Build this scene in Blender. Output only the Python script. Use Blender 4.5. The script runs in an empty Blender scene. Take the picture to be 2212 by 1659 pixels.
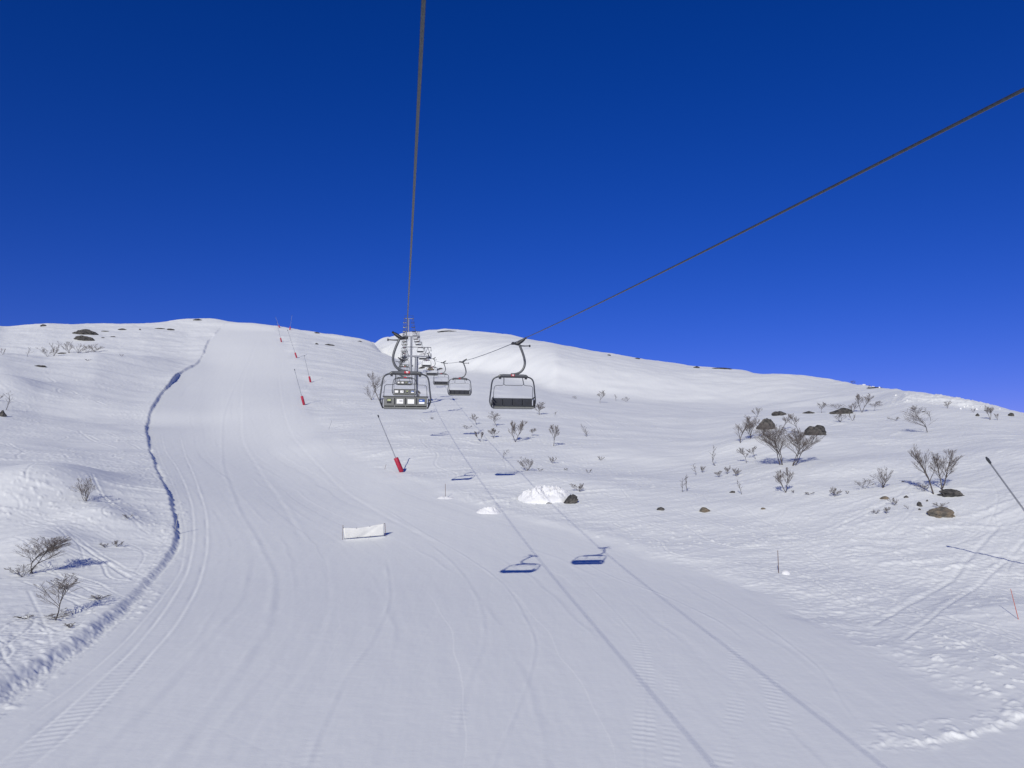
import bpy, math, random
import numpy as np
from mathutils import Vector, noise as mnoise

# ------------------------------------------------------------------ basics
sc = bpy.context.scene
col = sc.collection
F = 1700.0                 # focal length in photo units (picture 2212 x 1659 units)
CX, CY = 1106.0, 829.5
PIT = math.radians(7.0)    # camera tilted up
cp, sp = math.cos(PIT), math.sin(PIT)
LA = math.radians(7.9)     # heading of the lift line, left of +Y
LD = np.array([-math.sin(LA), math.cos(LA)])
LR = np.array([math.cos(LA), math.sin(LA)])

def ray(px, py):
    u = (px - CX) / F; v = (CY - py) / F
    X = u; Y = cp - v * sp; Z = sp + v * cp
    h = math.hypot(X, Y)
    return math.atan2(X, Y), Z / h

def new_obj(name, data, parent=None):
    o = bpy.data.objects.new(name, data); col.objects.link(o)
    if parent is not None: o.parent = parent
    return o

def tag(o, label=None, cat=None, group=None, kind=None):
    if label: o['label'] = label
    if cat: o['category'] = cat
    if group: o['group'] = group
    if kind: o['kind'] = kind
    return o

def empty(name, loc, label=None, cat=None, group=None, rz=0.0):
    o = new_obj(name, None); o.location = loc; o.rotation_euler = (0, 0, rz)
    o.empty_display_size = 0.3
    return tag(o, label, cat, group)

# ------------------------------------------------------------------ materials
def nodemat(name, base, rough=0.5, metal=0.0, var=0.0, vscale=5.0, bump=0.0, bscale=20.0, spec=0.5, col2=None):
    m = bpy.data.materials.new(name); m.use_nodes = True
    nt = m.node_tree; b = nt.nodes['Principled BSDF']
    b.inputs['Base Color'].default_value = (*base, 1)
    b.inputs['Roughness'].default_value = rough
    b.inputs['Metallic'].default_value = metal
    b.inputs['Specular IOR Level'].default_value = spec
    tc = nt.nodes.new('ShaderNodeTexCoord')
    if var > 0 or col2:
        n = nt.nodes.new('ShaderNodeTexNoise'); n.inputs['Scale'].default_value = vscale
        n.inputs['Detail'].default_value = 6
        nt.links.new(tc.outputs['Object'], n.inputs['Vector'])
        r = nt.nodes.new('ShaderNodeValToRGB')
        c2 = col2 if col2 else tuple(min(1, c * (1 + var)) for c in base)
        c1 = base if col2 else tuple(c * (1 - var) for c in base)
        r.color_ramp.elements[0].position = 0.38; r.color_ramp.elements[1].position = 0.62
        r.color_ramp.elements[0].color = (*c1, 1); r.color_ramp.elements[1].color = (*c2, 1)
        nt.links.new(n.outputs['Fac'], r.inputs['Fac']); nt.links.new(r.outputs['Color'], b.inputs['Base Color'])
    if bump > 0:
        n = nt.nodes.new('ShaderNodeTexNoise'); n.inputs['Scale'].default_value = bscale
        n.inputs['Detail'].default_value = 8
        nt.links.new(tc.outputs['Object'], n.inputs['Vector'])
        bp = nt.nodes.new('ShaderNodeBump'); bp.inputs['Strength'].default_value = bump
        bp.inputs['Distance'].default_value = 0.05
        nt.links.new(n.outputs['Fac'], bp.inputs['Height']); nt.links.new(bp.outputs['Normal'], b.inputs['Normal'])
    return m

M = {}
M['snow'] = nodemat('snow', (0.81, 0.825, 0.81), 0.62, spec=0.25, bump=0.25, bscale=9.0)
M['snow_block'] = nodemat('snow_block', (0.74, 0.745, 0.75), 0.6, spec=0.3, bump=0.5, bscale=5.0)
M['steel'] = nodemat('galvanised_steel', (0.25, 0.26, 0.28), 0.45, 0.6, var=0.12, vscale=3)
M['grey'] = nodemat('grey_paint', (0.10, 0.105, 0.11), 0.4, 0.2, var=0.1, vscale=6)
M['tube'] = nodemat('dark_steel_tube', (0.055, 0.06, 0.068), 0.35, 0.4)
M['lightmetal'] = nodemat('light_metal', (0.45, 0.46, 0.47), 0.35, 0.5)
M['black'] = nodemat('black_rubber', (0.012, 0.013, 0.018), 0.5)
M['pad'] = nodemat('seat_padding', (0.018, 0.021, 0.03), 0.55, var=0.15, vscale=8)
M['panel'] = nodemat('seat_shell', (0.155, 0.16, 0.15), 0.5, var=0.06, vscale=6)
M['white'] = nodemat('white_print', (0.85, 0.85, 0.83), 0.5)
M['red'] = nodemat('red_plate', (0.42, 0.02, 0.035), 0.45)
M['redpad'] = nodemat('red_padding', (0.38, 0.014, 0.045), 0.55, var=0.15, vscale=4)
M['blue'] = nodemat('blue_print', (0.02, 0.09, 0.36), 0.5)
M['lime'] = nodemat('pale_green_print', (0.55, 0.62, 0.30), 0.5)
M['rope'] = nodemat('wire_rope', (0.052, 0.062, 0.075), 0.42, 0.35, var=0.25, vscale=40)
M['lance'] = nodemat('lance_tube', (0.30, 0.31, 0.34), 0.4, 0.3)
M['bark'] = nodemat('birch_bark', (0.085, 0.073, 0.068), 0.85, var=0.35, vscale=7, spec=0.2)
M['twig'] = nodemat('birch_twig', (0.125, 0.108, 0.103), 0.85, spec=0.2)
M['rock'] = nodemat('dark_rock', (0.035, 0.035, 0.036), 0.9, bump=0.9, bscale=6, col2=(0.115, 0.108, 0.10), vscale=2.2, spec=0.2)
M['rocktan'] = nodemat('tan_rock', (0.10, 0.095, 0.085), 0.9, bump=0.9, bscale=6, col2=(0.21, 0.17, 0.125), vscale=1.6, spec=0.2)
M['wood'] = nodemat('wooden_stake', (0.13, 0.075, 0.05), 0.8, var=0.2)
M['orange'] = nodemat('orange_stake', (0.48, 0.13, 0.085), 0.5)
M['hose'] = nodemat('hose_rubber', (0.055, 0.05, 0.045), 0.7, var=0.3, vscale=3)
M['banner'] = nodemat('banner_fabric', (0.72, 0.72, 0.69), 0.6, var=0.04, vscale=3)

# ------------------------------------------------------------------ numpy helpers
def pchip(xk, yk, x):
    xk = np.asarray(xk, float); yk = np.asarray(yk, float)
    h = np.diff(xk); d = np.diff(yk) / h
    m = np.zeros_like(yk)
    for i in range(1, len(xk) - 1):
        if d[i-1] * d[i] > 0:
            w1 = 2*h[i] + h[i-1]; w2 = h[i] + 2*h[i-1]
            m[i] = (w1 + w2) / (w1 / d[i-1] + w2 / d[i])
    m[0] = d[0]; m[-1] = d[-1]
    x = np.clip(x, xk[0], xk[-1])
    i = np.clip(np.searchsorted(xk, x) - 1, 0, len(xk) - 2)
    t = (x - xk[i]) / h[i]
    return ((1+2*t)*(1-t)**2*yk[i] + t*(1-t)**2*h[i]*m[i] + t*t*(3-2*t)*yk[i+1] + t*t*(t-1)*h[i]*m[i+1])

def sm(a, b, x):
    t = np.clip((x - a) / (b - a), 0, 1); return t*t*(3-2*t)

def hsh(ix, iy, seed):
    h = (ix.astype(np.uint32) * np.uint32(374761393) + iy.astype(np.uint32) * np.uint32(668265263) + np.uint32(seed * 974711 & 0xffffffff))
    h = (h ^ (h >> np.uint32(13))) * np.uint32(1274126177)
    return (h ^ (h >> np.uint32(16)))

def pn(x, y, seed=0):
    xi = np.floor(x).astype(np.int64); yi = np.floor(y).astype(np.int64)
    fx = (x - xi).astype(np.float32); fy = (y - yi).astype(np.float32)
    u = fx*fx*fx*(fx*(fx*6-15)+10); v = fy*fy*fy*(fy*(fy*6-15)+10)
    def g(dx, dy):
        a = hsh(xi+dx, yi+dy, seed).astype(np.float32) * np.float32(2*math.pi/4294967296.0)
        return np.cos(a)*(fx-dx) + np.sin(a)*(fy-dy)
    n00 = g(0, 0); n10 = g(1, 0); n01 = g(0, 1); n11 = g(1, 1)
    return ((n00*(1-u)+n10*u)*(1-v) + (n01*(1-u)+n11*u)*v) * 1.5

# ------------------------------------------------------------------ terrain table
# columns: picture x -> list of (range in m, picture y of the ground there), from ~60 m outward
COLS = {
 0: [(80,1060),(120,960),(180,862),(245,775),(262,764),(292,776),(325,752),(360,728),(400,712),(430,709)],
 90: [(80,1060),(120,960),(180,868),(240,790),(265,771),(292,780),(325,750),(360,724),(400,706),(430,702)],
 200: [(80,1062),(120,968),(180,868),(235,800),(270,762),(295,770),(325,750),(360,725),(395,709),(430,703)],
 300: [(80,1063),(120,972),(180,875),(235,812),(275,769),(298,768),(325,752),(360,726),(395,708),(430,702)],
 400: [(80,1066),(120,975),(180,878),(235,822),(275,788),(300,772),(350,738),(390,714),(440,692)],
 440: [(80,1066),(120,975),(180,878),(235,822),(275,790),(300,771),(350,736),(390,712),(440,691)],
 540: [(80,1068),(120,972),(165,886),(220,830),(280,779),(330,742),(380,716),(415,700)],
 590: [(80,1070),(120,968),(165,880),(220,828),(280,775),(330,741),(375,718),(405,706)],
 640: [(80,1072),(120,958),(165,876),(220,827),(280,773),(330,741),(375,722),(400,714)],
 700: [(80,1072),(113,962),(165,877),(220,828),(280,778),(330,747),(370,731),(395,722)],
 760: [(80,1070),(113,958),(165,877),(220,830),(285,783),(335,753),(370,737),(390,729),(440,744)],
 800: [(80,1068),(113,955),(165,877),(220,833),(285,790),(335,762),(365,748),(385,740),(430,758),(520,745),(600,742)],
 830: [(79,1066),(113,952),(165,877),(220,835),(285,796),(330,772),(350,765),(400,770),(425,753),(460,739),(540,733),(600,731)],
 857: [(79,1064),(113,950),(165,877),(220,836),(285,801),(325,782),(340,779),(375,777),(400,757),(425,742),(470,732),(560,726)],
 900: [(79,1062),(113,948),(165,877),(220,837),(292,806),(330,793),(352,768),(375,747),(420,731),(500,722),(560,719)],
 960: [(79,1060),(113,948),(165,875),(220,838),(280,809),(312,797),(335,770),(360,745),(400,728),(460,716),(520,713)],
 1030: [(79,1060),(113,950),(165,873),(220,836),(270,812),(292,800),(315,772),(340,750),(380,731),(440,720),(480,717)],
 1100: [(79,1060),(113,952),(165,874),(215,840),(255,822),(275,808),(298,778),(322,755),(360,738),(410,728),(450,725)],
 1200: [(80,1060),(113,958),(165,882),(205,858),(235,844),(252,823),(275,790),(300,768),(340,752),(390,745),(420,744)],
 1300: [(80,1060),(113,965),(165,892),(205,869),(235,853),(252,834),(275,806),(300,786),(340,771),(380,764),(410,762)],
 1400: [(80,1062),(113,972),(165,900),(205,877),(235,862),(252,845),(275,820),(300,801),(340,787),(380,780),(410,778)],
 1500: [(80,1065),(113,980),(165,905),(205,885),(235,869),(255,852),(278,831),(305,813),(345,799),(380,793),(400,792)],
 1600: [(80,1062),(113,965),(155,902),(195,893),(232,874),(252,858),(275,839),(305,820),(345,806),(385,799),(400,798)],
 1700: [(80,1058),(110,965),(140,915),(160,892),(185,890),(225,870),(265,845),(310,818),(350,808)],
 1800: [(80,1055),(110,960),(140,914),(162,889),(185,884),(215,866),(245,846),(280,830),(305,822)],
 1893: [(80,1052),(110,960),(140,918),(165,885),(185,872),(205,858),(222,847),(236,839.5),(246,836)],
 1959: [(80,1050),(110,962),(140,915),(160,880),(172,866),(177,856),(183,850),(195,846.5),(210,844.5)],
 2030: [(80,1050),(110,958),(135,918),(155,885),(170,871),(174,860),(177,857),(180,855),(184,854)],
 2100: [(80,1050),(110,955),(135,916),(152,893),(166,881),(169,872),(171,868.5),(174,867),(178,866)],
 2150: [(80,1050),(110,952),(135,918),(150,898),(162,886),(164.5,879),(166.5,877),(169,876),(172,875.5)],
 2212: [(80,1050),(105,968),(130,930),(148,905),(158,895),(160,893),(162,892),(165,891),(168,890.5)],
}
FOOT = {830:400, 857:375, 900:330, 960:312, 1030:292, 1100:275, 1200:235, 1300:235, 1400:235, 1500:235, 1600:232, 1700:225}
for px, f0 in FOOT.items():      # steep sunlit face of the mound
    COLS[px] = [(rr if rr <= f0 else f0 + (rr-f0)*.55, yy) for rr, yy in COLS[px]]
# fill in columns between neighbours whose knots correspond one to one
_ks = sorted(COLS); _D = {}
for a_, b_ in zip(_ks[:-1], _ks[1:]):
    _D[float(a_)] = COLS[a_]
    if len(COLS[a_]) == len(COLS[b_]) and b_ - a_ > 20:
        for q_ in range(1, 6):
            t_ = q_/6; _D[a_ + (b_-a_)*t_] = [(p1[0]*(1-t_)+p2[0]*t_, p1[1]*(1-t_)+p2[1]*t_) for p1, p2 in zip(COLS[a_], COLS[b_])]
_D[float(_ks[-1])] = COLS[_ks[-1]]; COLS = _D
def plane(az, r):
    rho = r * np.cos(az + LA)
    return -10.7 + 0.1016 * np.maximum(rho, -150)

Rr = [0.01, 1, 3, 6, 9, 12, 15, 17.5]
r = 19.5
while r < 60: Rr.append(r); r *= 1.0022
while r < 200: Rr.append(r); r *= 1.0030
while r < 700: Rr.append(r); r *= 1.0048
while r < 30000: Rr.append(r); r *= 1.12
Rr = np.array(Rr)
azd = np.radians(np.arange(-37.0, 37.0001, 0.062))
cz = np.radians(np.concatenate([np.arange(-180, -60, 6), np.arange(-60, -37.1, 1.0)]))
cz2 = np.radians(np.concatenate([np.arange(38, 60, 1.0), np.arange(60, 179.9, 6)]))
AZ = np.concatenate([cz, azd, cz2]); nA = len(AZ); nR = len(Rr)

caz = []; colz = []
for px, kn in COLS.items():
    az, _ = ray(px, 850)
    rk = [0.0, 10, 20, 30, 40, 52]; zk = [float(plane(az, np.array(q))) for q in rk]
    for (rr, yy) in kn:
        # elevation of picture row yy at this azimuth
        v = (CY - yy) / F
        Y = cp - v * sp; Z = sp + v * cp
        tel = Z * math.cos(az) / Y
        rk.append(rr); zk.append(rr * tel)
    zl, rl = zk[-1], rk[-1]
    rk += [rl + 60, rl + 200, rl + 900, 40000]; zk += [zl - 1, zl - 14, zl - 120, zl - 900]
    caz.append(az); colz.append(pchip(rk, zk, Rr))
caz = np.array(caz); colz = np.array(colz)
ZB = np.zeros((nA, nR))
azc = np.clip(AZ, caz[0], caz[-1])
for j in range(nR):
    ZB[:, j] = pchip(caz, colz[:, j], azc)
AA, RRm = np.meshgrid(AZ, Rr, indexing='ij')
PL = plane(AA, RRm)
wb = sm(math.radians(50), math.radians(100), np.abs(AA))
ZB = ZB * (1 - wb) + np.minimum(PL, 60) * wb
# light smoothing across azimuth in the dense part
i0 = len(cz); i1 = i0 + len(azd)
k = np.exp(-np.linspace(-2, 2, 17)**2); k /= k.sum()
seg = ZB[i0:i1].copy(); pad = np.pad(seg, ((8, 8), (0, 0)), mode='edge')
ZB[i0:i1] = sum(k[q] * pad[q:q + seg.shape[0]] for q in range(17))
seg = ZB[i0:i1].copy(); k = np.exp(-np.linspace(-2, 2, 81)**2); k /= k.sum()
pad = np.pad(seg, ((40, 40), (0, 0)), mode='edge'); sm_ = sum(k[q] * pad[q:q + seg.shape[0]] for q in range(81))
wn = 1 - sm(110, 160, RRm[i0:i1]); ZB[i0:i1] = seg*(1-wn) + sm_*wn
X = RRm * np.sin(AA); Yw = RRm * np.cos(AA)

def zat(ZZ, az, r):
    fi = np.interp(az, AZ, np.arange(nA)); fj = np.interp(r, Rr, np.arange(nR))
    i = np.minimum(np.floor(fi).astype(int), nA-2); j = np.minimum(np.floor(fj).astype(int), nR-2)
    a = fi - i; b = fj - j
    return (ZZ[i, j]*(1-a)*(1-b) + ZZ[i+1, j]*a*(1-b) + ZZ[i, j+1]*(1-a)*b + ZZ[i+1, j+1]*a*b)

RS = np.exp(np.linspace(math.log(19), math.log(640), 5000))
def cast(ZZ, px, py):
    az, tel = ray(px, py)
    z = zat(ZZ, np.full(RS.shape, az), RS)
    hit = np.nonzero(z >= RS * tel)[0]
    q = hit[0] if len(hit) else int(np.argmax(z / RS))
    return az, RS[q], float(z[q])

# ------------------------------------------------------------------ terrain detail
Zf = ZB.copy()
def bump(px, py, w, l, h, ang=0.0):
    az, rr, _ = cast(ZB, px, py)
    cx, cy = rr*math.sin(az), rr*math.cos(az)
    dx = X - cx; dy = Yw - cy; c, s = math.cos(ang), math.sin(ang)
    a = dx*c + dy*s; b = -dx*s + dy*c
    return h * np.exp(-(a/w)**2 - (b/l)**2)
for args in [(95,1062,6,9,2.2,0.3), (80,1190,2.8,4.5,0.95,0.3), (222,1135,2.4,3.2,0.75,0.6), (5,845,9,12,3.4,0.3),
             (1130,1035,9,5,0.5,0), (1650,960,9,7,0.8,0), (1300,1000,12,8,-0.7,0.3), (1850,1010,10,6,0.6,0.2),
             (1500,960,8,6,0.6,0), (2150,1330,4,2.5,0.5,0.3), (700,960,6,9,0.5,0.4), (250,900,14,10,-1.2,0.2),
             (1750,870,14,8,0.8,0), (980,845,12,9,0.9,0.2)]:
    Zf += bump(*args)
ZB2 = Zf.copy()

def poly_r(pts):          # picture polyline, top to bottom -> (r ascending, az)
    q = [cast(ZB, x, y) for x, y in pts]
    q = sorted([(a[1], a[0]) for a in q])
    r_, a_ = [], []
    for rr, aa in q:
        if not r_ or rr > r_[-1] + 0.05: r_.append(rr); a_.append(aa)
    return np.array(r_), np.array(a_)
eL = [(495,692),(470,715),(448,742),(440,768),(425,790),(395,803),(372,830),(350,852),(338,872),(325,893),(318,925),(320,945),(330,985),
      (345,1020),(360,1060),(375,1095),(384,1120),(388,1165),(385,1185),(358,1225),(320,1270),(290,1312),(240,1355),(180,1405),(95,1460),(0,1522),(-150,1600),(-330,1700)]
eR = [(588,703),(600,730),(625,765),(640,800),(652,850),(660,880),(690,927),(720,960),(760,990),(850,1025),(960,1075),(1100,1115),
      (1300,1170),(1480,1225),(1620,1275),(1750,1340),(1880,1410),(2010,1470),(2120,1530),(2260,1600),(2500,1720)]
rL, aL = poly_r(eL); rR, aR = poly_r(eR)
def edge(rk, ak, seed, amp):
    a = np.interp(Rr, rk, ak)
    a = np.where(Rr < rk[0], ak[0] + (ak[1]-ak[0])/(rk[1]-rk[0]) * np.maximum(Rr - rk[0], -6), a)
    kk = np.exp(-np.linspace(-2, 2, 31)**2); kk /= kk.sum()
    a = np.convolve(np.pad(a, 15, mode='edge'), kk, 'valid')
    slope = np.gradient(a, Rr) * Rr
    wob = (pn(Rr*0.25, Rr*0+3.1, seed)*0.7 + pn(Rr*0.8, Rr*0+7.7, seed+1)*0.3*sm(45, 80, Rr)) * amp
    a = a + wob / np.maximum(Rr, 15) * np.sqrt(1 + slope**2)
    slope = np.convolve(np.pad(slope, 15, mode='edge'), kk, 'valid')
    return a, 1 / np.sqrt(1 + slope**2)
azL, cL = edge(rL, aL, 5, 0.16); azR, cR = edge(rR, aR, 9, 0.6)
dLm = (AA - azL[None]) * RRm * cL[None]      # + inside the piste
dRm = (azR[None] - AA) * RRm * cR[None]
topfade = 1 - sm(395, 430, RRm)
front = 1 - sm(math.radians(45), math.radians(60), np.abs(AA))
inside = sm(-0.25, 0.25, dLm) * sm(-2.6, 1.2, dRm + 1.2*pn(X*.35, Yw*.35, 88)) * topfade * front

# raised ungroomed bank along the left edge
hb = pchip([0, 25, 35, 42, 48, 55, 64, 90, 120, 170, 215, 232, 260, 300, 345, 360, 30000], [.34, .36, .45, .45, .22, .25, .45, .36, .38, .38, .6, 1.15, 0.4, .36, .36, 0.0, 0.0], Rr)[None]
nz1 = pn(X*0.9, Yw*0.9, 21)
wdt = 0.45 + 0.55*(1 - sm(30, 60, RRm))
prof = 1 - sm(-1, 0.15, (dLm + 0.10*nz1 + .05*pn(X*2.6, Yw*2.6, 23))/wdt)
spk = np.exp(-((dLm+.15)/.45)**2) * (1-sm(40, 75, RRm)) * front
Zf += spk * (.05*np.maximum(pn(X*4.5, Yw*4.5, 24), 0) + .02*pn(X*9, Yw*9, 25))
Zf += hb * prof * (0.35 + 0.65*np.exp(-np.maximum(-dLm, 0)/4.5)) * front
# debris thrown up along the bank foot and lip
lump = np.maximum(pn(X*1.7, Yw*1.7, 31) + 0.6*pn(X*4.0, Yw*4.0, 32), 0)
gate = sm(-0.1, 0.35, pn(RRm*0.11, AA*0+1.3, 33))
Zf += 0.06 * lump * np.exp(-((dLm+0.9)/0.8)**2) * gate * front * topfade
Zf += 0.07 * lump * np.exp(-((dLm-0.5)/0.5)**2) * (1-gate) * front * topfade
# lumps along the right edge
gate = sm(-0.15, 0.3, pn(RRm*0.16, AA*0+5.3, 35))
Zf += 0.06 * lump * np.exp(-((dRm+0.6)/0.7)**2) * gate * front * topfade * (1 - sm(90, 130, RRm))
Zf += 0.10 * (1 - sm(-1.6, 0.2, dRm)) * front * topfade * (1 - sm(60, 140, RRm))

# surface roughness
out = (1 - inside) * (1 - .8*np.exp(-((dLm+.4)/1.2)**2)*(1 - sm(40, 75, RRm)))
far = sm(150, 330, RRm)
c, s = math.cos(0.5), math.sin(0.5)
xa = X*c + Yw*s; ya = -X*s + Yw*c
Zf += out * front * (0.30*pn(X*0.06, Yw*0.06, 1) + 0.16*pn(X*0.16, Yw*0.16, 2))
Zf += out * front * (1-0.4*far) * (0.045*pn(xa*0.30, ya*0.75, 3) + 0.014*pn(xa*0.7, ya*1.9, 4))
rough = 0.4 + 0.9*sm(-0.15, 0.35, pn(X*0.05+4, Yw*0.05, 6))
Zf += out * front * rough * (0.024*pn(X*2.3, Yw*3.0, 7) + 0.012*pn(X*5.5, Yw*6.5, 8)) * (1 - 0.6*far)
Zf += front * far * (0.30*pn(X*0.035, Yw*0.09, 11) + 0.12*pn(X*0.10, Yw*0.30, 12) + 0.08*pn(X*.3, Yw*.8, 17) + .10*np.maximum(pn(X*.5+.4*Yw, Yw*1.3, 98)-.1, 0)) * out
# streaky wind and ski scrapes: short lateral ribs with sunlit faces
for fx_, fy_, am, sd_, th in ((0.45, 1.9, .060, 71, .18), (1.0, 3.6, .050, 72, .15), (0.22, 0.8, .14, 73, .2)):
    wv = 1.1*pn(X*.13, Yw*.13, sd_+20)
    rr2 = pn(xa*fx_ + 0.3*ya + wv, ya*fy_ + .25*xa + 2.2*wv, sd_) + .35*pn(X*2.1, Yw*2.6, sd_+30)
    g2 = sm(-.05, .35, pn(X*.045, Yw*.06, sd_+10))
    Zf += out * front * g2 * am * np.maximum(rr2 - th, 0) * (1 - .5*far)
clod = np.maximum(pn(X*1.6, Yw*1.9, 91) + .5*pn(X*4.2, Yw*4.6, 92) - .38, 0)
Zf += out * front * .16 * clod * sm(0.0, .3, pn(X*.07+9, Yw*.09, 93)) * (1 - far)
# lumpy bright bank on the right skyline
bankw = sm(math.radians(24.2), math.radians(26.5), AA) * (1 - sm(math.radians(31.6), math.radians(32.2), AA)) * sm(165, 170, RRm) * (1 - sm(184, 192, RRm))
Zf += bankw * 0.30 * np.maximum(pn(X*0.8, Yw*0.8, 13) + 0.7*pn(X*1.9, Yw*1.9, 14), -0.15)
# groomed surface: gentle swells, swath seams following the piste
Zf += inside * (0.10*pn(X*0.05, Yw*0.04, 15) + 0.010*pn(X*1.2, Yw*0.35, 16) + 0.0035*pn(X*4.5, Yw*1.6, 18))
Zf += inside * .0045 * pn(np.clip((AA - azL[None]) / np.maximum((azR - azL)[None], 1e-4), 0, 1)*60, RRm*.05, 97)
Wd = (azR - azL)[None] * RRm
uu = np.clip((AA - azL[None]) / np.maximum((azR - azL)[None], 1e-4), 0, 1)
nsw = 8.0
q = uu * nsw + 0.25*pn(RRm*0.03, uu*3, 19); fr = (q - np.round(q)) * Wd / nsw
seam = np.exp(-(fr/0.14)**2) - 0.7*np.exp(-((fr-0.3)/0.22)**2)
Zf += inside * seam * (0.002 + 0.007*sm(-0.1, 0.4, pn(RRm*0.12, np.round(q)*3.3, 20)))
step = (sm(-0.5, 0.5, fr) - 0.5) * (pn(np.round(q)*2.7, RRm*0.02, 23))
Zf += inside * 0.03 * step

# individual groomer tracks
def track(pts, w, h, ripple=0.0, rw=0.5, wl=0.36, seed=0, roff=0.0):
    global Zf
    rk, ak = poly_r(pts)
    m = (Rr >= rk[0]) & (Rr <= rk[-1])
    js = np.nonzero(m)[0]
    if len(js) < 5: return
    a = pchip(rk, ak, Rr[js]); sl = np.gradient(a, Rr[js]) * Rr[js]
    d = (AA[:, js] - a[None]) * RRm[:, js] / np.sqrt(1 + sl**2)[None]
    ends = np.minimum(1, np.minimum(np.arange(len(js)), np.arange(len(js))[::-1]) / 25.0)[None]
    L = np.cumsum(np.gradient(Rr[js]) * np.sqrt(1 + sl**2))[None]
    mod = 0.55 + 0.9*sm(-0.2, 0.35, pn(L*0.35 + 0*d, 0*d + seed, 40+seed))
    h = h*.32; ripple = ripple*.20
    z = h * mod * np.exp(-(d/w)**2) - 0.6*h*np.exp(-((d-1.6*w)/(w*1.1))**2)
    if ripple:
        rr_ = ripple * np.sin(2*math.pi*(L + 0.1*d)/wl) * sm(rw, rw*0.75, np.abs(d-roff)) if False else \
              ripple * np.sin(2*math.pi*(L + 0.12*d)/wl) * (1 - sm(rw*0.75, rw, np.abs(d-roff)))
        z = z + rr_ * (0.25 + 1.0*sm(-0.15, 0.3, pn(L*0.22 + 0*d, 0*d + 2.2, 60+seed)))
    Zf[:, js] += z * ends
track([(348,930),(352,960),(380,1010),(402,1060),(415,1110),(417,1160),(405,1225),(360,1310),(290,1400),(180,1500),(60,1600),(-60,1690)], .10, -.06, ripple=.022, rw=0.55, seed=1, roff=0.75)
track([(385,930),(400,985),(428,1060),(445,1130),(445,1180),(430,1250),(385,1340),(310,1430),(210,1530),(90,1635),(0,1700)], .10, -.06, ripple=.022, rw=0.5, seed=2, roff=-0.6)
track([(333,930),(345,990),(372,1050),(392,1110),(400,1160),(392,1220),(350,1290),(270,1385),(160,1480),(20,1580)], .08, -.035, seed=3)
track([(800,1085),(905,1145),(1010,1205),(1085,1262),(1130,1330),(1155,1400),(1140,1470),(1110,1550),(1070,1640),(1050,1690)], .09, .035, seed=4)
track([(905,1160),(980,1220),(1020,1275),(1042,1335),(1045,1380),(1025,1440),(1000,1510),(985,1600)], .13, .032, ripple=.012, rw=.3, seed=5)
track([(1230,1230),(1290,1285),(1345,1345),(1385,1400),(1395,1480),(1392,1560),(1390,1659),(1390,1700)], .07, .02, ripple=.026, rw=.42, seed=6)
track([(1200,1185),(1330,1250),(1420,1282),(1500,1318),(1560,1350),(1610,1390)], .09, .04, ripple=.02, rw=.4, seed=7)
track([(1420,1290),(1440,1360),(1452,1420),(1450,1500),(1450,1600),(1455,1700)], .07, .012, ripple=.018, rw=.3, seed=8)
track([(1585,1380),(1592,1470),(1588,1540),(1565,1620),(1555,1700)], .07, .012, ripple=.02, rw=.36, seed=9)
track([(1470,1250),(1600,1320),(1700,1390),(1770,1450),(1830,1540),(1860,1580)], .08, .035, seed=10)
track([(1640,1420),(1670,1500),(1690,1580),(1700,1700)], .08, .01, ripple=.02, rw=.4, seed=11)
track([(570,720),(540,780),(520,850),(520,930),(560,1020),(620,1110),(660,1180)], .25, -.05, seed=12)
track([(560,720),(530,790),(500,850),(480,920),(480,1000),(510,1090),(560,1180),(590,1260),(580,1340),(520,1440),(430,1560),(340,1680)], .22, .05, seed=13)
track([(600,800),(610,880),(640,960),(720,1040),(820,1110),(950,1180)], .22, -.05, seed=14)
track([(540,1200),(520,1290),(450,1380),(380,1460),(280,1560),(150,1680)], .2, .035, seed=15)
track([(830,1200),(840,1290),(800,1390),(750,1460),(700,1560),(650,1690)], .12, .03, ripple=.010, rw=.4, seed=16)
track([(700,1200),(710,1290),(690,1370),(640,1460),(560,1560),(480,1680)], .2, -.03, seed=17)
# swath edge crossing the lower right corner (range as a function of azimuth)
ga = []
for p in [(1840,1612),(1900,1608),(1990,1606),(2080,1590),(2150,1570),(2230,1545),(2340,1520)]:
    a_, r_, _ = cast(ZB, *p); ga.append((a_, r_))
ga.sort(); gaz = np.array([g[0] for g in ga]); grr = np.array([g[1] for g in ga])
rg = np.interp(AA, gaz, grr); dg = (RRm - rg) * 0.9
gm = (1-np.exp(-np.maximum(AA-gaz[0], 0)/0.04)) * (AA < gaz[-1]+.1)
Zf += gm * (0.075*(lump + .6*np.maximum(pn(X*9, Yw*9, 44), 0))*np.exp(-(dg/0.25)**2) + 0.07*lump*sm(-0.9, 0, dg)*(1-sm(1.3, 1.8, dg)) - 0.07*(1-sm(-.25, .25, dg))*(RRm < 60))

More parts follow.
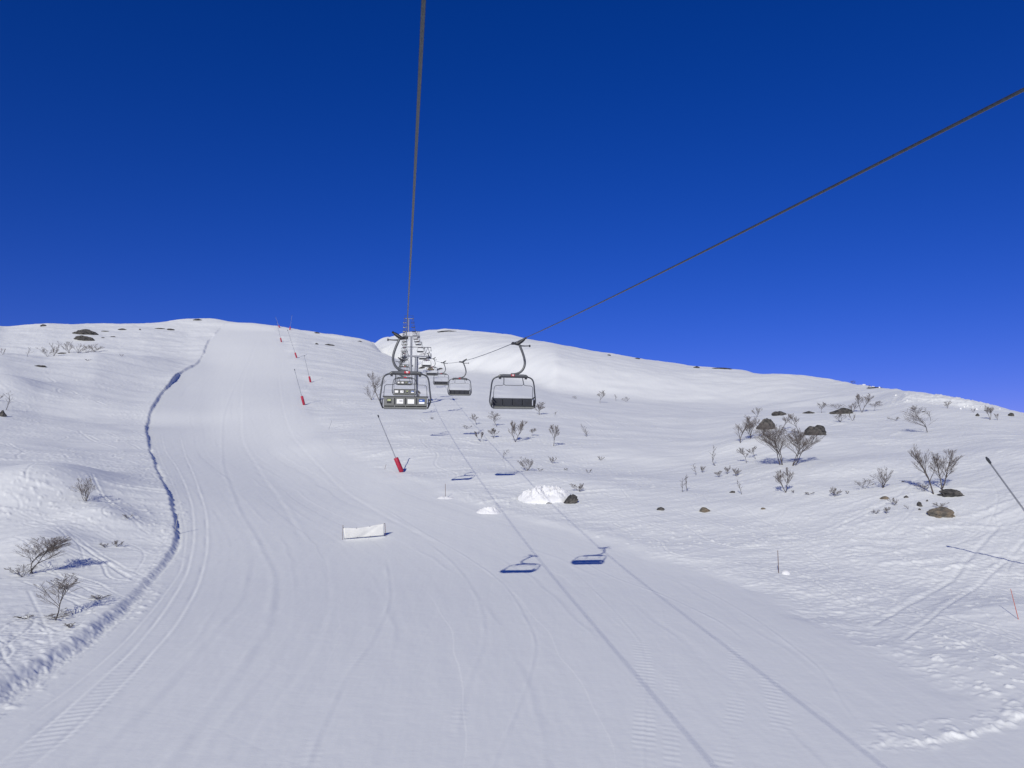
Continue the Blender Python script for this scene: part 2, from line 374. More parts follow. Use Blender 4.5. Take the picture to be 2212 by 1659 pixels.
# ski tracks outside the piste, stamped along curves
rng = random.Random(4)
groove = np.zeros_like(Zf, dtype=np.float32); ridge = np.zeros_like(groove)
def stamp_curve(pts, w, depth):
    for (x, y) in pts:
        rr = math.hypot(x, y); az = math.atan2(x, y)
        if abs(az) > 0.63 or rr < 20 or rr > 520: continue
        i = (az - azd[0]) / (azd[1]-azd[0]) + i0; j = np.searchsorted(Rr, rr)
        R = 2.6*w
        ni = int(R / (rr*(azd[1]-azd[0]))) + 2; nj = int(R / (Rr[min(j+1, nR-1)] - Rr[j])) + 2
        ia = max(int(i)-ni, 0); ib = min(int(i)+ni+1, nA); ja = max(j-nj, 0); jb = min(j+nj+1, nR)
        d2 = ((X[ia:ib, ja:jb]-x)**2 + (Yw[ia:ib, ja:jb]-y)**2) / (w*w)
        groove[ia:ib, ja:jb] = np.maximum(groove[ia:ib, ja:jb], depth*np.exp(-d2))
        ridge[ia:ib, ja:jb] = np.maximum(ridge[ia:ib, ja:jb], depth*np.exp(-d2/4.5))
def ski_line(px, py, heading, length, amp, wave, w, depth, ph=0.0):
    az, rr, _ = cast(ZB, px, py)
    x0, y0 = rr*math.sin(az), rr*math.cos(az)
    n = int(length / (w*0.9)); pts = []
    cu = rng.uniform(-0.02, 0.02)
    for t in range(n):
        s_ = t * w * 0.9
        hd = heading + cu*s_
        l = amp*math.sin(2*math.pi*s_/wave + ph) - amp*math.sin(ph)
        pts.append((x0 + math.cos(hd)*s_ - math.sin(hd)*l, y0 + math.sin(hd)*s_ + math.cos(hd)*l))
    stamp_curve(pts, w, depth)
for k_ in range(260):      # right-hand slope
    px = rng.uniform(950, 2300); py = rng.triangular(880, 1420, 1060)
    if py > 1040 + max(0, (px-950))*0.28: continue
    _, rr, _ = cast(ZB, px, py)
    w = max(0.10, rr*0.0013)
    hd = rng.choice([rng.gauss(-0.45, 0.3), rng.gauss(0.5, 0.4), rng.gauss(-0.1, 0.2), rng.gauss(-1.3, 0.3)])
    ski_line(px, py, hd, rng.uniform(6, 30), rng.choice([0, 0, 0.8, 1.6]), rng.uniform(9, 22), w, rng.uniform(.02, .045)*max(1, w/.12), rng.uniform(0, 6))
for k_ in range(140):       # left-hand slope
    px = rng.uniform(-40, 380); py = rng.uniform(800, 1440)
    if py > 1500 - px*0.9: continue
    _, rr, _ = cast(ZB, px, py)
    w = max(0.09, rr*0.0013)
    hd = rng.choice([rng.gauss(-0.45, 0.25), rng.gauss(-0.75, 0.2), rng.gauss(0.6, 0.5)])
    ski_line(px, py, hd, rng.uniform(4, 20), rng.choice([0, 0, 0.6, 1.2]), rng.uniform(7, 18), w, rng.uniform(.018, .04)*max(1, w/.12), rng.uniform(0, 6))
for k_ in range(110):       # between piste and lift line
    px = rng.uniform(680, 1000); py = rng.uniform(760, 1010)
    if py > 900 + (px-660)*0.4: continue
    _, rr, _ = cast(ZB, px, py)
    w = max(0.10, rr*0.0012)
    ski_line(px, py, rng.gauss(-0.5, 0.5), rng.uniform(8, 30), rng.choice([0, .8, 1.6]), rng.uniform(9, 20), w, rng.uniform(.02, .04)*max(1, w/.12), rng.uniform(0, 6))
# the long parallel ski marks by the left birches, and the broad tracks on the right
for dx in (0, 14, 30):
    a1 = cast(ZB, 150+dx, 1186+dx*0.5); a2 = cast(ZB, 290+dx*0.4, 1262+dx*0.2)
    p1 = np.array([a1[1]*math.sin(a1[0]), a1[1]*math.cos(a1[0])]); p2 = np.array([a2[1]*math.sin(a2[0]), a2[1]*math.cos(a2[0])])
    n = int(np.linalg.norm(p2-p1)/.09)
    stamp_curve([tuple(p1+(p2-p1)*t/n + np.array([0, .5*math.sin(3.1*t/n)])) for t in range(n)], .10, .045)
def pix_curve(pl, w, depth):
    P = [np.array([a[1]*math.sin(a[0]), a[1]*math.cos(a[0])]) for a in (cast(ZB, *p) for p in pl)]
    out_ = []
    for a, b in zip(P[:-1], P[1:]):
        n = max(2, int(np.linalg.norm(b-a)/(w*.8)))
        out_ += [tuple(a+(b-a)*t/n) for t in range(n)]
    stamp_curve(out_, w, depth)
pix_curve([(2160,1130),(2125,1175),(2090,1215),(2060,1255),(2000,1290),(1930,1325),(1880,1350)], .22, .07)
pix_curve([(2212,1170),(2150,1240),(2090,1290),(2020,1340),(1950,1385)], .16, .05)
pix_curve([(2000,1020),(1930,1080),(1870,1115),(1790,1150)], .2, .05)
pix_curve([(1440,1205),(1600,1222),(1720,1216),(1900,1200),(2050,1193)], .12, .035)
pix_curve([(1120,1010),(1220,1050),(1330,1080),(1440,1085)], .13, .04)
Zf += 1.5*(ridge*0.75 - groove*1.25) * (0.05 + 0.95*out)

# ------------------------------------------------------------------ snow ground mesh
verts = np.stack([X, Yw, Zf], -1).astype(np.float32).reshape(-1, 3)
ii = np.arange(nA); jj = np.arange(nR-1)
I, J = np.meshgrid(ii, jj, indexing='ij'); I2 = (I+1) % nA
quads = np.stack([I*nR+J, I2*nR+J, I2*nR+J+1, I*nR+J+1], -1).reshape(-1, 4)[:, ::-1].astype(np.int32)
me = bpy.data.meshes.new('snow_ground')
me.vertices.add(len(verts)); me.vertices.foreach_set('co', verts.ravel())
me.loops.add(quads.size); me.loops.foreach_set('vertex_index', quads.ravel())
me.polygons.add(len(quads)); me.polygons.foreach_set('loop_start', np.arange(0, quads.size, 4, dtype=np.int32))
me.update(calc_edges=True); me.validate()
me.polygons.foreach_set('use_smooth', np.ones(len(me.polygons), bool))
me.materials.append(M['snow'])
g = new_obj('snow_ground', me); tag(g, kind='structure')
# grain of old snow: two scales of fine bump in world units
nt = M['snow'].node_tree; b = nt.nodes['Principled BSDF']
for nd in [n for n in nt.nodes if n.type in ('TEX_NOISE', 'BUMP')]: nt.nodes.remove(nd)
tc = nt.nodes['Texture Coordinate']
prev = None
for scl, dist in ((0.9, 0.022), (3.3, 0.012), (14.0, 0.006)):
    n = nt.nodes.new('ShaderNodeTexNoise'); n.inputs['Scale'].default_value = scl; n.inputs['Detail'].default_value = 5
    mp = nt.nodes.new('ShaderNodeMapping'); mp.inputs['Scale'].default_value = (0.7, 1.5, 1); mp.inputs['Rotation'].default_value = (0, 0, 0.4)
    nt.links.new(tc.outputs['Object'], mp.inputs['Vector']); nt.links.new(mp.outputs['Vector'], n.inputs['Vector'])
    bp = nt.nodes.new('ShaderNodeBump'); bp.inputs['Strength'].default_value = 0.5; bp.inputs['Distance'].default_value = dist
    nt.links.new(n.outputs['Fac'], bp.inputs['Height'])
    if prev: nt.links.new(prev.outputs['Normal'], bp.inputs['Normal'])
    prev = bp
nt.links.new(prev.outputs['Normal'], b.inputs['Normal'])

def ground(px, py):
    az, rr, z = cast(Zf, px, py)
    return Vector((rr*math.sin(az), rr*math.cos(az), z))
def gz(x, y):
    return float(zat(Zf, np.array(math.atan2(x, y)), np.array(math.hypot(x, y))))
def mpp(p):               # metres per photo unit at point p
    return (p.y*cp + p.z*sp) / F
def at_depth(px, py, P):   # point on the pixel's ray at the same depth as P
    d = P.y*cp + P.z*sp
    u = (px-CX)/F; v = (CY-py)/F
    return Vector((u*d, (cp - v*sp)*d, (sp + v*cp)*d))

# ------------------------------------------------------------------ mesh builder
class MB:
    def __init__(s): s.v = []; s.f = []
    def box(s, x0, x1, y0, y1, z0, z1):
        n = len(s.v)
        s.v += [(x, y, z) for z in (z0, z1) for y in (y0, y1) for x in (x0, x1)]
        s.f += [tuple(n+i for i in q) for q in ((0,2,3,1),(4,5,7,6),(0,1,5,4),(2,6,7,3),(0,4,6,2),(1,3,7,5))]
        return s
    def tube(s, pts, rad, sides=8, cap=True, flat=None):
        pts = [Vector(p) for p in pts]
        if not hasattr(rad, '__len__'): rad = [rad]*len(pts)
        n0 = len(s.v); up = None
        for i, p in enumerate(pts):
            t = (pts[min(i+1, len(pts)-1)] - pts[max(i-1, 0)])
            t = t.normalized() if t.length > 1e-9 else Vector((0, 0, 1))
            if up is None:
                up = Vector((0, 1, 0)) if abs(t.y) < 0.9 else Vector((1, 0, 0))
            a = (up - t*up.dot(t)).normalized(); b_ = t.cross(a); up = a
            for k in range(sides):
                an = 2*math.pi*k/sides
                s.v.append(tuple(p + (a*math.cos(an) + b_*math.sin(an))*rad[i]))
        for i in range(len(pts)-1):
            for k in range(sides):
                k2 = (k+1) % sides; q = n0+i*sides
                s.f.append((q+k, q+k2, q+sides+k2, q+sides+k))
        if cap:
            s.f.append(tuple(n0+k for k in range(sides))[::-1])
            s.f.append(tuple(n0+(len(pts)-1)*sides+k for k in range(sides)))
        return s
    def build(s, name, mat, parent=None, smooth=False, bevel=0.0):
        m = bpy.data.meshes.new(name); m.from_pydata(s.v, [], s.f); m.materials.append(mat); m.update()
        if smooth:
            m.polygons.foreach_set('use_smooth', [True]*len(m.polygons))
            try: m.set_sharp_from_angle(angle=math.radians(50))
            except Exception: pass
        o = new_obj(name, m, parent)
        if bevel:
            bv = o.modifiers.new('bevel', 'BEVEL'); bv.width = bevel; bv.segments = 2; bv.limit_method = 'ANGLE'
        return o
def curve(pts, n=4):
    """Catmull-Rom through points"""
    P = [Vector(p) for p in pts]; P = [P[0]*2-P[1]] + P + [P[-1]*2-P[-2]]; o = []
    for i in range(1, len(P)-2):
        for k in range(n):
            t = k/n; a, b_, c_, d = P[i-1], P[i], P[i+1], P[i+2]
            o.append(0.5*((2*b_) + (c_-a)*t + (2*a-5*b_+4*c_-d)*t*t + (3*b_-a-3*c_+d)*t**3))
    o.append(P[-2]); return o

# ------------------------------------------------------------------ haul ropes
def zfor(Y, py):           # height of a point at forward distance Y seen at picture row py
    v = (CY-py)/F
    return Y*(v*cp+sp)/(cp - v*sp)
cs = math.cos(LA)
T1, T2, T3 = 165.0, 292.0, 500.0
zT1 = zfor(T1*cs, 766); zT2 = zfor(T2*cs, 724.5); zT3 = zfor(T3*cs, 687)
nearpts = [(0, 2.7), (36.4, zfor(36.4*cs, 742)), (71.6, zfor(71.6*cs, 780)), (106.7, zfor(106.7*cs, 781.5)), (144, zfor(144*cs, 772.5)), (T1, zT1)]
A_ = np.array([[1, q[0], q[0]**2] for q in nearpts]); co = np.linalg.lstsq(A_, np.array([q[1] for q in nearpts]), rcond=None)[0]
co[0] = 2.73
def ropez(s_):
    if s_ <= T1:
        z = co[0] + co[1]*s_ + co[2]*s_*s_
        return z + (zT1 - (co[0]+co[1]*T1+co[2]*T1*T1)) * max(0, s_/T1)**2
    if s_ <= T2:
        t = (s_-T1)/(T2-T1); return zT1 + (zT2-zT1)*t - 4*1.0*t*(1-t)
    if s_ <= T3:
        t = (s_-T2)/(T3-T2); return zT2 + (zT3-zT2)*t - 4*2.6*t*(1-t)
    return zT3 + (s_-T3)*0.16
LATL, LATR = 0.09, 5.10
def lp(s_, lat, dz=0.0):
    p = LD*s_ + LR*lat
    return Vector((p[0], p[1], ropez(s_)+dz))
def rope(lat, name, label):
    mb = MB()
    R0 = 0.0172
    ss = np.arange(-45, 46, 0.03); NS = 24
    V = []; 
    right = Vector((LR[0], LR[1], 0)); 
    for s_ in ss:
        P = lp(s_, lat); t = (lp(s_+.1, lat)-P).normalized(); upv = right.cross(t)
        for k_ in range(NS):
            an = 2*math.pi*k_/NS
            rad = R0*(0.84 + 0.16*abs(math.cos(3*(an - 2*math.pi*s_/0.42))))
            V.append(tuple(P + (right*math.cos(an)+upv*math.sin(an))*rad))
    mb.v = V
    for i in range(len(ss)-1):
        for k_ in range(NS):
            k2 = (k_+1) % NS
            mb.f.append((i*NS+k_, i*NS+k2, (i+1)*NS+k2, (i+1)*NS+k_))
    mb.tube([lp(s_, lat) for s_ in list(np.arange(ss[-1], 560, 3.0))], 0.0185, 8)
    mb.tube([lp(s_, lat) for s_ in (-300, -200, -120, -80, ss[0])], 0.0185, 8)
    o = mb.build(name, M['rope'], None, smooth=True)
    tag(o, label, 'cable', 'haul ropes of the chairlift')
rope(LATL, 'haul_rope', 'twisted steel rope rising nearly straight up to the top edge of the picture')
rope(LATR, 'haul_rope', 'twisted steel rope sweeping from the right-hand chairs up to the right edge of the picture')

# ------------------------------------------------------------------ chairs
def text_mesh(txt, size, mat, parent, loc, name='number'):
    cu = bpy.data.curves.new('t', 'FONT'); cu.body = txt; cu.size = size; cu.align_x = 'CENTER'; cu.align_y = 'CENTER'; cu.extrude = 0.002; cu.offset = 0.004
    to = bpy.data.objects.new('t', cu); col.objects.link(to)
    dg = bpy.context.evaluated_depsgraph_get(); dg.update()
    m = bpy.data.meshes.new_from_object(to.evaluated_get(dg))
    bpy.data.objects.remove(to)
    m.materials.clear(); m.materials.append(mat)
    o = new_obj(name, m, parent); o.location = loc; o.rotation_euler = (math.pi/2, 0, 0)
    return o

def chair_parts(root, ads, num_back, num_front, dark_front=True):
    # origin on the rope; +y is the way the passengers face
    arm = curve([(-.30,0,-.06),(-.36,0,-.20),(-.46,0,-.45),(-.54,0,-.72),(-.565,0,-.95),(-.52,0,-1.15),(-.42,0,-1.31),(-.27,0,-1.42),(-.08,0,-1.475),(.1,0,-1.49)], 4)
    MB().tube(arm, .056, 10).build('hanger_arm', M['grey'], root, True)
    g_ = MB()
    g_.tube([(-.06,0,-.02),(-.22,0,-.03),(-.40,0.05,.10),(-.54,0.1,.20)], [.05,.085,.085,.06], 10)
    g_.tube([(-.54,0.1,.20),(-.60,0.12,.25),(-.62,.13,.27)], [.03,.055,.03], 8)
    g_.box(-.07,.06,-.16,.16,-.05,.035)
    g_.tube([(.05,.22,.0),(.05,-.22,.0)], .028, 8)
    grip = g_.build('grip', M['black'], root, True)
    MB().tube([(-.28,0,-.11),(-.55,0,-.12),(-.78,0,-.11)], [.035,.025,.022], 8).tube([(-.77,0,-.11),(-.83,0,-.11)], .055, 10).build('lever', M['black'], grip, True)
    b_ = MB().box(-.50,.50,-.06,.06,-1.60,-1.485)
    for sx in (-1, 1):
        b_.tube([(sx*.48,0,-1.545),(sx*.60,0,-1.565),(sx*.70,0,-1.62)], [.065,.075,.06], 10)
    b_.build('crossbeam', M['grey'], root, False, bevel=.015)
    MB().box(-.64,.64,-.07,.07,-1.645,-1.602).box(-.66,-.56,-.08,.08,-1.71,-1.645).box(.56,.66,-.08,.08,-1.71,-1.645).build('canopy_rail', M['black'], root)
    for sx in (-1, 1):
        t = curve([(sx*.62,0,-1.61),(sx*.78,-.01,-1.63),(sx*.93,-.03,-1.73),(sx*1.00,-.05,-1.93),(sx*1.035,-.08,-2.25),(sx*1.075,-.12,-2.60),(sx*1.075,-.13,-2.82),(sx*1.00,-.05,-3.02),(sx*.97,.1,-3.08),(sx*.97,.38,-3.05)], 4)
        MB().tube(t, .034, 8).build('side_frame', M['tube'], root, True)
    for sx in (-1, 1):
        MB().box(sx*.995-.02,sx*.995+.02,-.16,.30,-2.98,-2.70).tube([(sx*.96,-.16,-2.62),(sx*.96,.28,-2.60)], .03, 8).build('armrest', M['black'], root, False, bevel=.01)
        MB().tube([(sx*.985,-.19,-2.66),(sx*.985,-.11,-2.66)], .04, 8).build('hinge', M['lightmetal'], root, True)
    # backrest shell (rear) and padding (front)
    back = MB(); back.box(-.93,.93,-.22,-.185,-3.0,-2.655); back.box(-.935,.935,-.235,-.17,-3.02,-2.985); back.box(-.935,.935,-.235,-.17,-2.66,-2.63)
    for x in (-.465, 0, .465): back.box(x-.055,x+.055,-.222-.012,-.218,-2.96,-2.68)
    bk = back.build('backrest', M['panel'], root)
    for x in (-.465, 0, .465):
        MB().box(x-.022,x+.022,-.250,-.2352,-2.95,-2.69).build('slot', M['black'], bk)
    MB().box(-.95,.95,-.25,-.16,-2.628,-2.600).build('top_rail', M['black'], bk)
    for k_ in range(4):
        x = -.6975 + k_*.465
        MB().box(x-.225,x+.225,-.183,-.10,-2.99,-2.62).build('back_cushion', M['pad'], root, False, bevel=.02)
        MB().box(x-.225,x+.225,-.10,.42,-3.045,-2.985).build('seat_cushion', M['pad'], root, False, bevel=.02)
    MB().box(-.93,.93,-.17,.40,-3.115,-3.05).build('seat_pan', M['panel'], root, False, bevel=.01)
    # raised restraint bar
    rb = MB()
    for sx in (-1, 1):
        rb.tube(curve([(sx*.44,.05,-1.62),(sx*.455,.18,-1.85),(sx*.47,.25,-1.99)], 3), .02, 6)
        rb.tube(curve([(sx*.47,.25,-1.99),(sx*.52,.26,-2.035),(sx*.62,.26,-2.05),(sx*.82,.24,-2.06),(sx*.90,.18,-2.12),(sx*.92,.10,-2.3),(sx*.93,-.05,-2.63)], 3), .012, 6)
    rb.tube([(-.46,.25,-1.99),(-.40,.26,-2.04),(.40,.26,-2.04),(.46,.25,-1.99)], .013, 6)
    rb.build('restraint_bar', M['tube'], root, True)
    # number plates
    pl = MB().box(-.07,.17,-.078,-.0605,-1.585,-1.495).build('number_plate', M['red'], root)
    if num_back: text_mesh(num_back, .105, M['white'], pl, (.05, -.0815, -1.54))
    pl = MB().box(-.06,.10,.0605,.078,-1.585,-1.495).build('number_plate', M['red'], root)
    if num_front:
        t = text_mesh(num_front, .10, M['white'], pl, (.02, .0815, -1.54)); t.rotation_euler = (math.pi/2, 0, math.pi)
    # adverts on the rear of the backrest
    for k_, kind in enumerate(ads):
        x = -.6975 + k_*.465
        if kind == 'black':
            a = MB().box(x-.09,x+.09,-.245,-.2225,-2.90,-2.72).build('advert_panel', M['black'], bk)
            MB().box(x-.065,x-.015,-.248,-.2455,-2.82,-2.74).box(x-.015,x-.005,-.248,-.2455,-2.79,-2.78).box(x+.005,x+.065,-.248,-.2455,-2.82,-2.74).build('advert_print', M['lime'], bk)
        elif kind == 'blue':
            MB().box(x-.12,x+.12,-.245,-.2225,-2.845,-2.74).build('advert_panel', M['blue'], bk)
            MB().box(x-.12,x+.12,-.245,-.2225,-2.93,-2.847).box(x-.09,x+.02,-.248,-.2455,-2.80,-2.775).build('advert_print', M['white'], bk)
        elif kind in ('white', 'text'):
            MB().box(x-.14,x+.14,-.245,-.2225,-2.93,-2.735).build('advert_panel', M['white'], bk)
            if kind == 'text':
                MB().box(x-.03,x+.11,-.248,-.2455,-2.83,-2.80).build('advert_print', M['tube'], bk)

ORD = ['nearest','second','third','fourth','fifth','sixth','seventh','eighth','ninth','tenth','eleventh','twelfth','thirteenth','fourteenth']
def copy_tree(o, parent=None):
    c_ = o.copy(); col.objects.link(c_); c_.parent = parent
    for ch in o.children: copy_tree(ch, c_)
    return c_
def hang(root, s_, lat, rev):
    root.location = lp(s_, lat)
    root.rotation_euler = (0, 0, LA + (math.pi if rev else 0))
protoL = empty('lift_chair', (0,0,0)); chair_parts(protoL, ['black','text','white','blue'], '73', None)
hang(protoL, 34.3, LATL, False)
tag(protoL, 'nearest left-hand lift chair, red plate 73 and four adverts on its grey back', 'chairlift chair', 'lift chairs hanging from the left rope')
protoL2 = empty('lift_chair', (0,0,0)); chair_parts(protoL2, ['white','text','black','blue'], None, None)
hang(protoL2, 70, LATL, False)
tag(protoL2, 'second left-hand lift chair, its adverts showing through the frame of chair 73', 'chairlift chair', 'lift chairs hanging from the left rope')
LN = {2:'third left-hand lift chair, its seat just under the crossbeam of chair 73', 3:'fourth left-hand lift chair, before the first tower, behind the hanger arm of chair 73',
      4:'fifth left-hand lift chair, the first one beyond the nearest tower'}
for i in range(2, 14):
    c_ = copy_tree(protoL2)
    s_ = 34.3+35.6*i
    hang(c_, s_, LATL, False)
    c_['label'] = LN.get(i, '%s left-hand lift chair counting up the rope from chair 73, %s' % (ORD[i], 'before the mound' if s_ < 300 else 'near the farthest tower'))
protoR = empty('lift_chair', (0,0,0)); chair_parts(protoR, ['white','white','text','black'], None, '13')
hang(protoR, 36.4, LATR, True)
tag(protoR, 'nearest right-hand lift chair, empty dark cushions, hanging before the white mound', 'chairlift chair', 'lift chairs hanging from the right rope')
protoR2 = empty('lift_chair', (0,0,0)); chair_parts(protoR2, ['white','white','text','black'], None, None)
hang(protoR2, 71.6, LATR, True)
tag(protoR2, 'second right-hand lift chair, half the size of the nearest one beside it', 'chairlift chair', 'lift chairs hanging from the right rope')
RN = {2:'third right-hand lift chair, partly overlapped by the second chair', 3:'fourth right-hand lift chair, with a bush and rock seen through its frame',
      4:'fifth right-hand lift chair, just beyond the nearest tower'}
for i in range(2, 14):
    c_ = copy_tree(protoR2)
    s_ = 36.2+35.5*i
    hang(c_, s_, LATR, True)
    c_['label'] = RN.get(i, '%s right-hand lift chair counting up the rope, %s' % (ORD[i], 'before the mound' if s_ < 300 else 'near the farthest tower'))

# ------------------------------------------------------------------ towers
def tower(s_, label, basepy=None):
    lat = (LATL+LATR)/2
    P = lp(s_, lat); 
    zt = P.z - 0.35
    zb = gz(P.x, P.y) - 0.4
    root = empty('lift_tower', (P.x, P.y, zb), label, 'lift tower', 'towers of the chairlift', LA)
    H = zt - zb
    sh = 1.0
    MB().tube([(0,0,0),(0,0,H*0.5),(0,0,H-.2)], [.43,.385,.34], 20).build('pole', M['steel'], root, True)
    MB().tube([(0,0,.3),(0,0,.45)], .62, 16).tube([(0,0,H*.48),(0,0,H*.48+.08)], .47, 16).tube([(0,0,H-.25),(0,0,H-.1)], .45, 16).build('flange', M['steel'], root, True)
    # ladder
    ld = MB()
    for x in (-.16, .16): ld.tube([(.40+0*x, x, 1.2),(.40, x, H+.2)], .018, 5)
    z = 1.4
    while z < H: ld.tube([(.40,-.16,z),(.40,.16,z)], .012, 4); z += .35
    ld.build('ladder', M['lightmetal'], root)
    MB().box(-3.0,3.0,-.16,.16,H-.12,H+.22).build('crossarm', M['steel'], root, False, bevel=.03)
    hf = MB()
    zz = H + 2.0
    hf.box(-2.9,3.05,-.05,.05,zz-.06,zz+.06)
    for sx in (-1, 1):
        hf.tube([(sx*2.35,0,zz-.05),(sx*1.65,0,H+.2)], .05, 6)
        hf.tube([(sx*2.35,0,zz-.05),(sx*3.0,0,H+.2)], .05, 6)
    hf.tube([(3.0,0,zz),(3.02,0,zz-.75)], .05, 6); hf.tube([(2.9,0,zz-.7),(3.2,0,zz-.75)], .05, 6)
    hf.build('lifting_frame', M['tube'], root)
    slope = (ropez(s_+4)-ropez(s_-4))/8
    for sx, la in ((-1, LATL-lat), (1, LATR-lat)):
        st = MB()
        st.box(la-.04,la+.04,-2.2,2.2,-.30,-.20)
        sheave = st.build('sheave_beam', M['tube'], root); sheave.location = (0,0,H+.30); sheave.rotation_euler = (math.atan(slope),0,0)
        wh = MB()
        for k_ in range(8):
            y = -1.95 + k_*.557
            wh.tube([(la-.05,y,-.02),(la+.05,y,-.02)], .2, 12)
        w_ = wh.build('sheave_wheels', M['black'], sheave)
        cw = MB(); xo = la + sx*.35
        cw.box(xo-.22,xo+.22,-2.0,2.0,-.75,-.70)
        for y in (-2.0,-1.0,0,1.0,2.0):
            cw.tube([(xo+sx*.22,y,-.7),(xo+sx*.22,y,.35)], .02, 5)
        cw.tube([(xo+sx*.22,-2.0,.35),(xo+sx*.22,2.0,.35)], .022, 5); cw.tube([(xo+sx*.22,-2.0,-.15),(xo+sx*.22,2.0,-.15)], .018, 5)
        cwo = cw.build('catwalk', M['lightmetal'], root); cwo.location = (0,0,H+.35); cwo.rotation_euler = (math.atan(slope),0,0)
        MB().box(la-.5,la+.5,-.2,.2,H-.42,H-.16).build('sheave_bracket', M['tube'], root)
    MB().box(.38,.75,-.30,-.02,2.4,3.0).build('junction_box', M['grey'], root, False, bevel=.02)
    return root
tower(T1, 'nearest lift tower, grey round pole with crossarm behind chair 73')
tower(T2, 'second lift tower, its thin pole rising just left of the nearest tower pole')
tower(T3, 'farthest lift tower, standing on the ridge against the blue sky')

# ------------------------------------------------------------------ snow lances
def lance(base, tip, label, padlen=1.75, group='snow lances along the piste', T=None):
    B = ground(*base); s1 = mpp(B)
    T = T or at_depth(tip[0], tip[1], B)
    d = (T-B); L = d.length; d.normalize()
    root = empty('snow_lance', B, label, 'snow lance', group)
    side = d.cross(Vector((0,1,0))).normalized()
    MB().tube([d*-.3, d*(L*.97)], [.042,.032], 8).tube([d*.5 + side*.09, d*(L*.97)+side*.05], .015, 6).build('lance_tube', M['lance'], root, True)
    MB().tube([d*(L*.955), d*(L*.985), d*L], [.07,.085,.05], 8).build('nozzle_head', M['tube'], root, True)
    if padlen:
        MB().tube([d*0.02, d*.1, d*(padlen-.08), d*padlen], [.20,.27,.27,.22], 12).build('safety_pad', M['redpad'], root, True)
    return root
lance((868,1020),(816,896), 'nearest red-padded snow lance, leaning left below chair 73', 1.75)
lance((657,875),(636,797), 'second snow lance up the piste edge, red pad left of the bare tree', 1.9)
lance((671,826),(657,767), 'third snow lance up the piste edge, slightly right of the second', 1.7)
lance((641,773),(621,712), 'fourth snow lance up the piste edge, thin rod crossing up toward the ridge', 1.9)
lance((608,739),(598,695), 'fifth snow lance, just below the skyline with its tip in the sky', 1.8)
lance((626,713),(631,680), 'snow lance standing upright on the skyline, red foot showing', 1.6)
lance((604,708),(595,684), 'snow lance on the skyline leaning left, its foot hidden by the crest', 1.2)
sunv = Vector((-math.sin(math.radians(16.8))*math.cos(math.radians(27.5)), -math.cos(math.radians(16.8))*math.cos(math.radians(27.5)), math.sin(math.radians(27.5))))
Gs = ground(2045, 1180); best = None
for q_ in range(50, 400):
    Tq = Gs + sunv*(q_*.05); d_ = Tq.y*cp + Tq.z*sp; ey = CY - F*(Tq.z*cp - Tq.y*sp)/d_
    if best is None or abs(ey-988) < best[0]: best = (abs(ey-988), Tq, CX + F*Tq.x/d_)
Bq = ground(2310, 1235)
print('LANCE', best, Bq, (best[1]-Bq).length)
lance((2310,1235), None, 'large snow lance leaning in from the right edge of the picture', 1.7, T=best[1])

# ------------------------------------------------------------------ banner on the piste
def banner():
    B = ground(740,1166); B2 = ground(834,1158)
    root = empty('safety_banner', B, 'white fabric banner stretched between two thin posts on the groomed piste', 'banner')
    r0 = at_depth(741,1134,B)-B; r1 = at_depth(831.5,1129.5,B2)-B; b1 = B2-B
    for a, t in ((Vector((0,0,0)), r0), (b1, r1)):
        MB().tube([a-Vector((0,0,.2)), t], .017, 6).build('post', M['wood'], root, True)
    W = at_depth(833,1158,B2)-B; n = 28; m = 12; mb = MB()
    for j in range(m+1):
        for i in range(n+1):
            u = i/n; v = j/m
            lo = b1*(0.05+u*.91) + Vector((0,0,.06))
            top = (r0*0.86)*(1-u) + (r1 - b1*0.0)*u
            top = Vector((0,0,0)) + (Vector((r0.x,r0.y,r0.z*.86)))*(1-u) + r1*u
            sag = -.13*math.sin(math.pi*min(1, u/0.75)) if u < .75 else 0.0
            sag -= .06*max(0, 1-abs(u-.75)/.25)
            p = lo*(1-v) + (top*1.0 + Vector((.03*(1-u) - .05*u,0,sag-.05)))*v
            fold = (u*.9 - .35) - v*.45
            p.y += .05*math.exp(-(fold/.10)**2) + .02*math.sin(u*14)*v - .10*math.sin(math.pi*v)*.5
            mb.v.append(tuple(p))
    for j in range(m):
        for i in range(n):
            q = j*(n+1)+i; mb.f.append((q, q+1, q+n+2, q+n+1))
    o = mb.build('banner_sheet', M['banner'], root, True)
    so = o.modifiers.new('thick', 'SOLIDIFY'); so.thickness = .006
    tie = MB()
    for i in (0, 9, 18, 28):
        for j in (0, m):
            p = Vector(mb.v[j*(n+1)+i]); tie.tube([p+Vector((-.02,-.03,0)), p+Vector((.02,-.03,0))], .022, 6)
    tie.build('ties', M['tube'], root)
banner()

# ------------------------------------------------------------------ stakes, hose, twigs
def stake(base, tip, r, mat, label, name='stake', cat='stake'):
    B = ground(*base); T = at_depth(tip[0], tip[1], B) - B
    mb = MB().tube([T*-.1, T*.5, T], [r, r, r*.8], 7)
    o = mb.build(name, mat, None, True); o.location = B
    tag(o, label, cat)
stake((1682,1238),(1680,1189), .022, M['wood'], 'thin brown stake beside a small round snow lump at the piste edge', 'marker_stake')
stake((2200,1338),(2183,1272), .017, M['orange'], 'orange stake leaning left at the right edge of the picture', 'marker_stake')
stake((962,1076),(962,1045), .022, M['wood'], 'thin stake in a snow lump at the piste edge below the nearest lance', 'marker_stake')
stake((710,928),(717,908), .03, M['lance'], 'faint thin stake by the piste edge left of chair 73', 'marker_stake')
stake((831,1014),(834,1003), .02, M['wood'], 'tiny stake at the piste edge left of the nearest red-padded lance', 'marker_stake')
stake((378,1146),(385,1110), .03, M['lance'], 'grey pole on the snow bank at the left edge of the piste', 'marker_pole', 'pole')
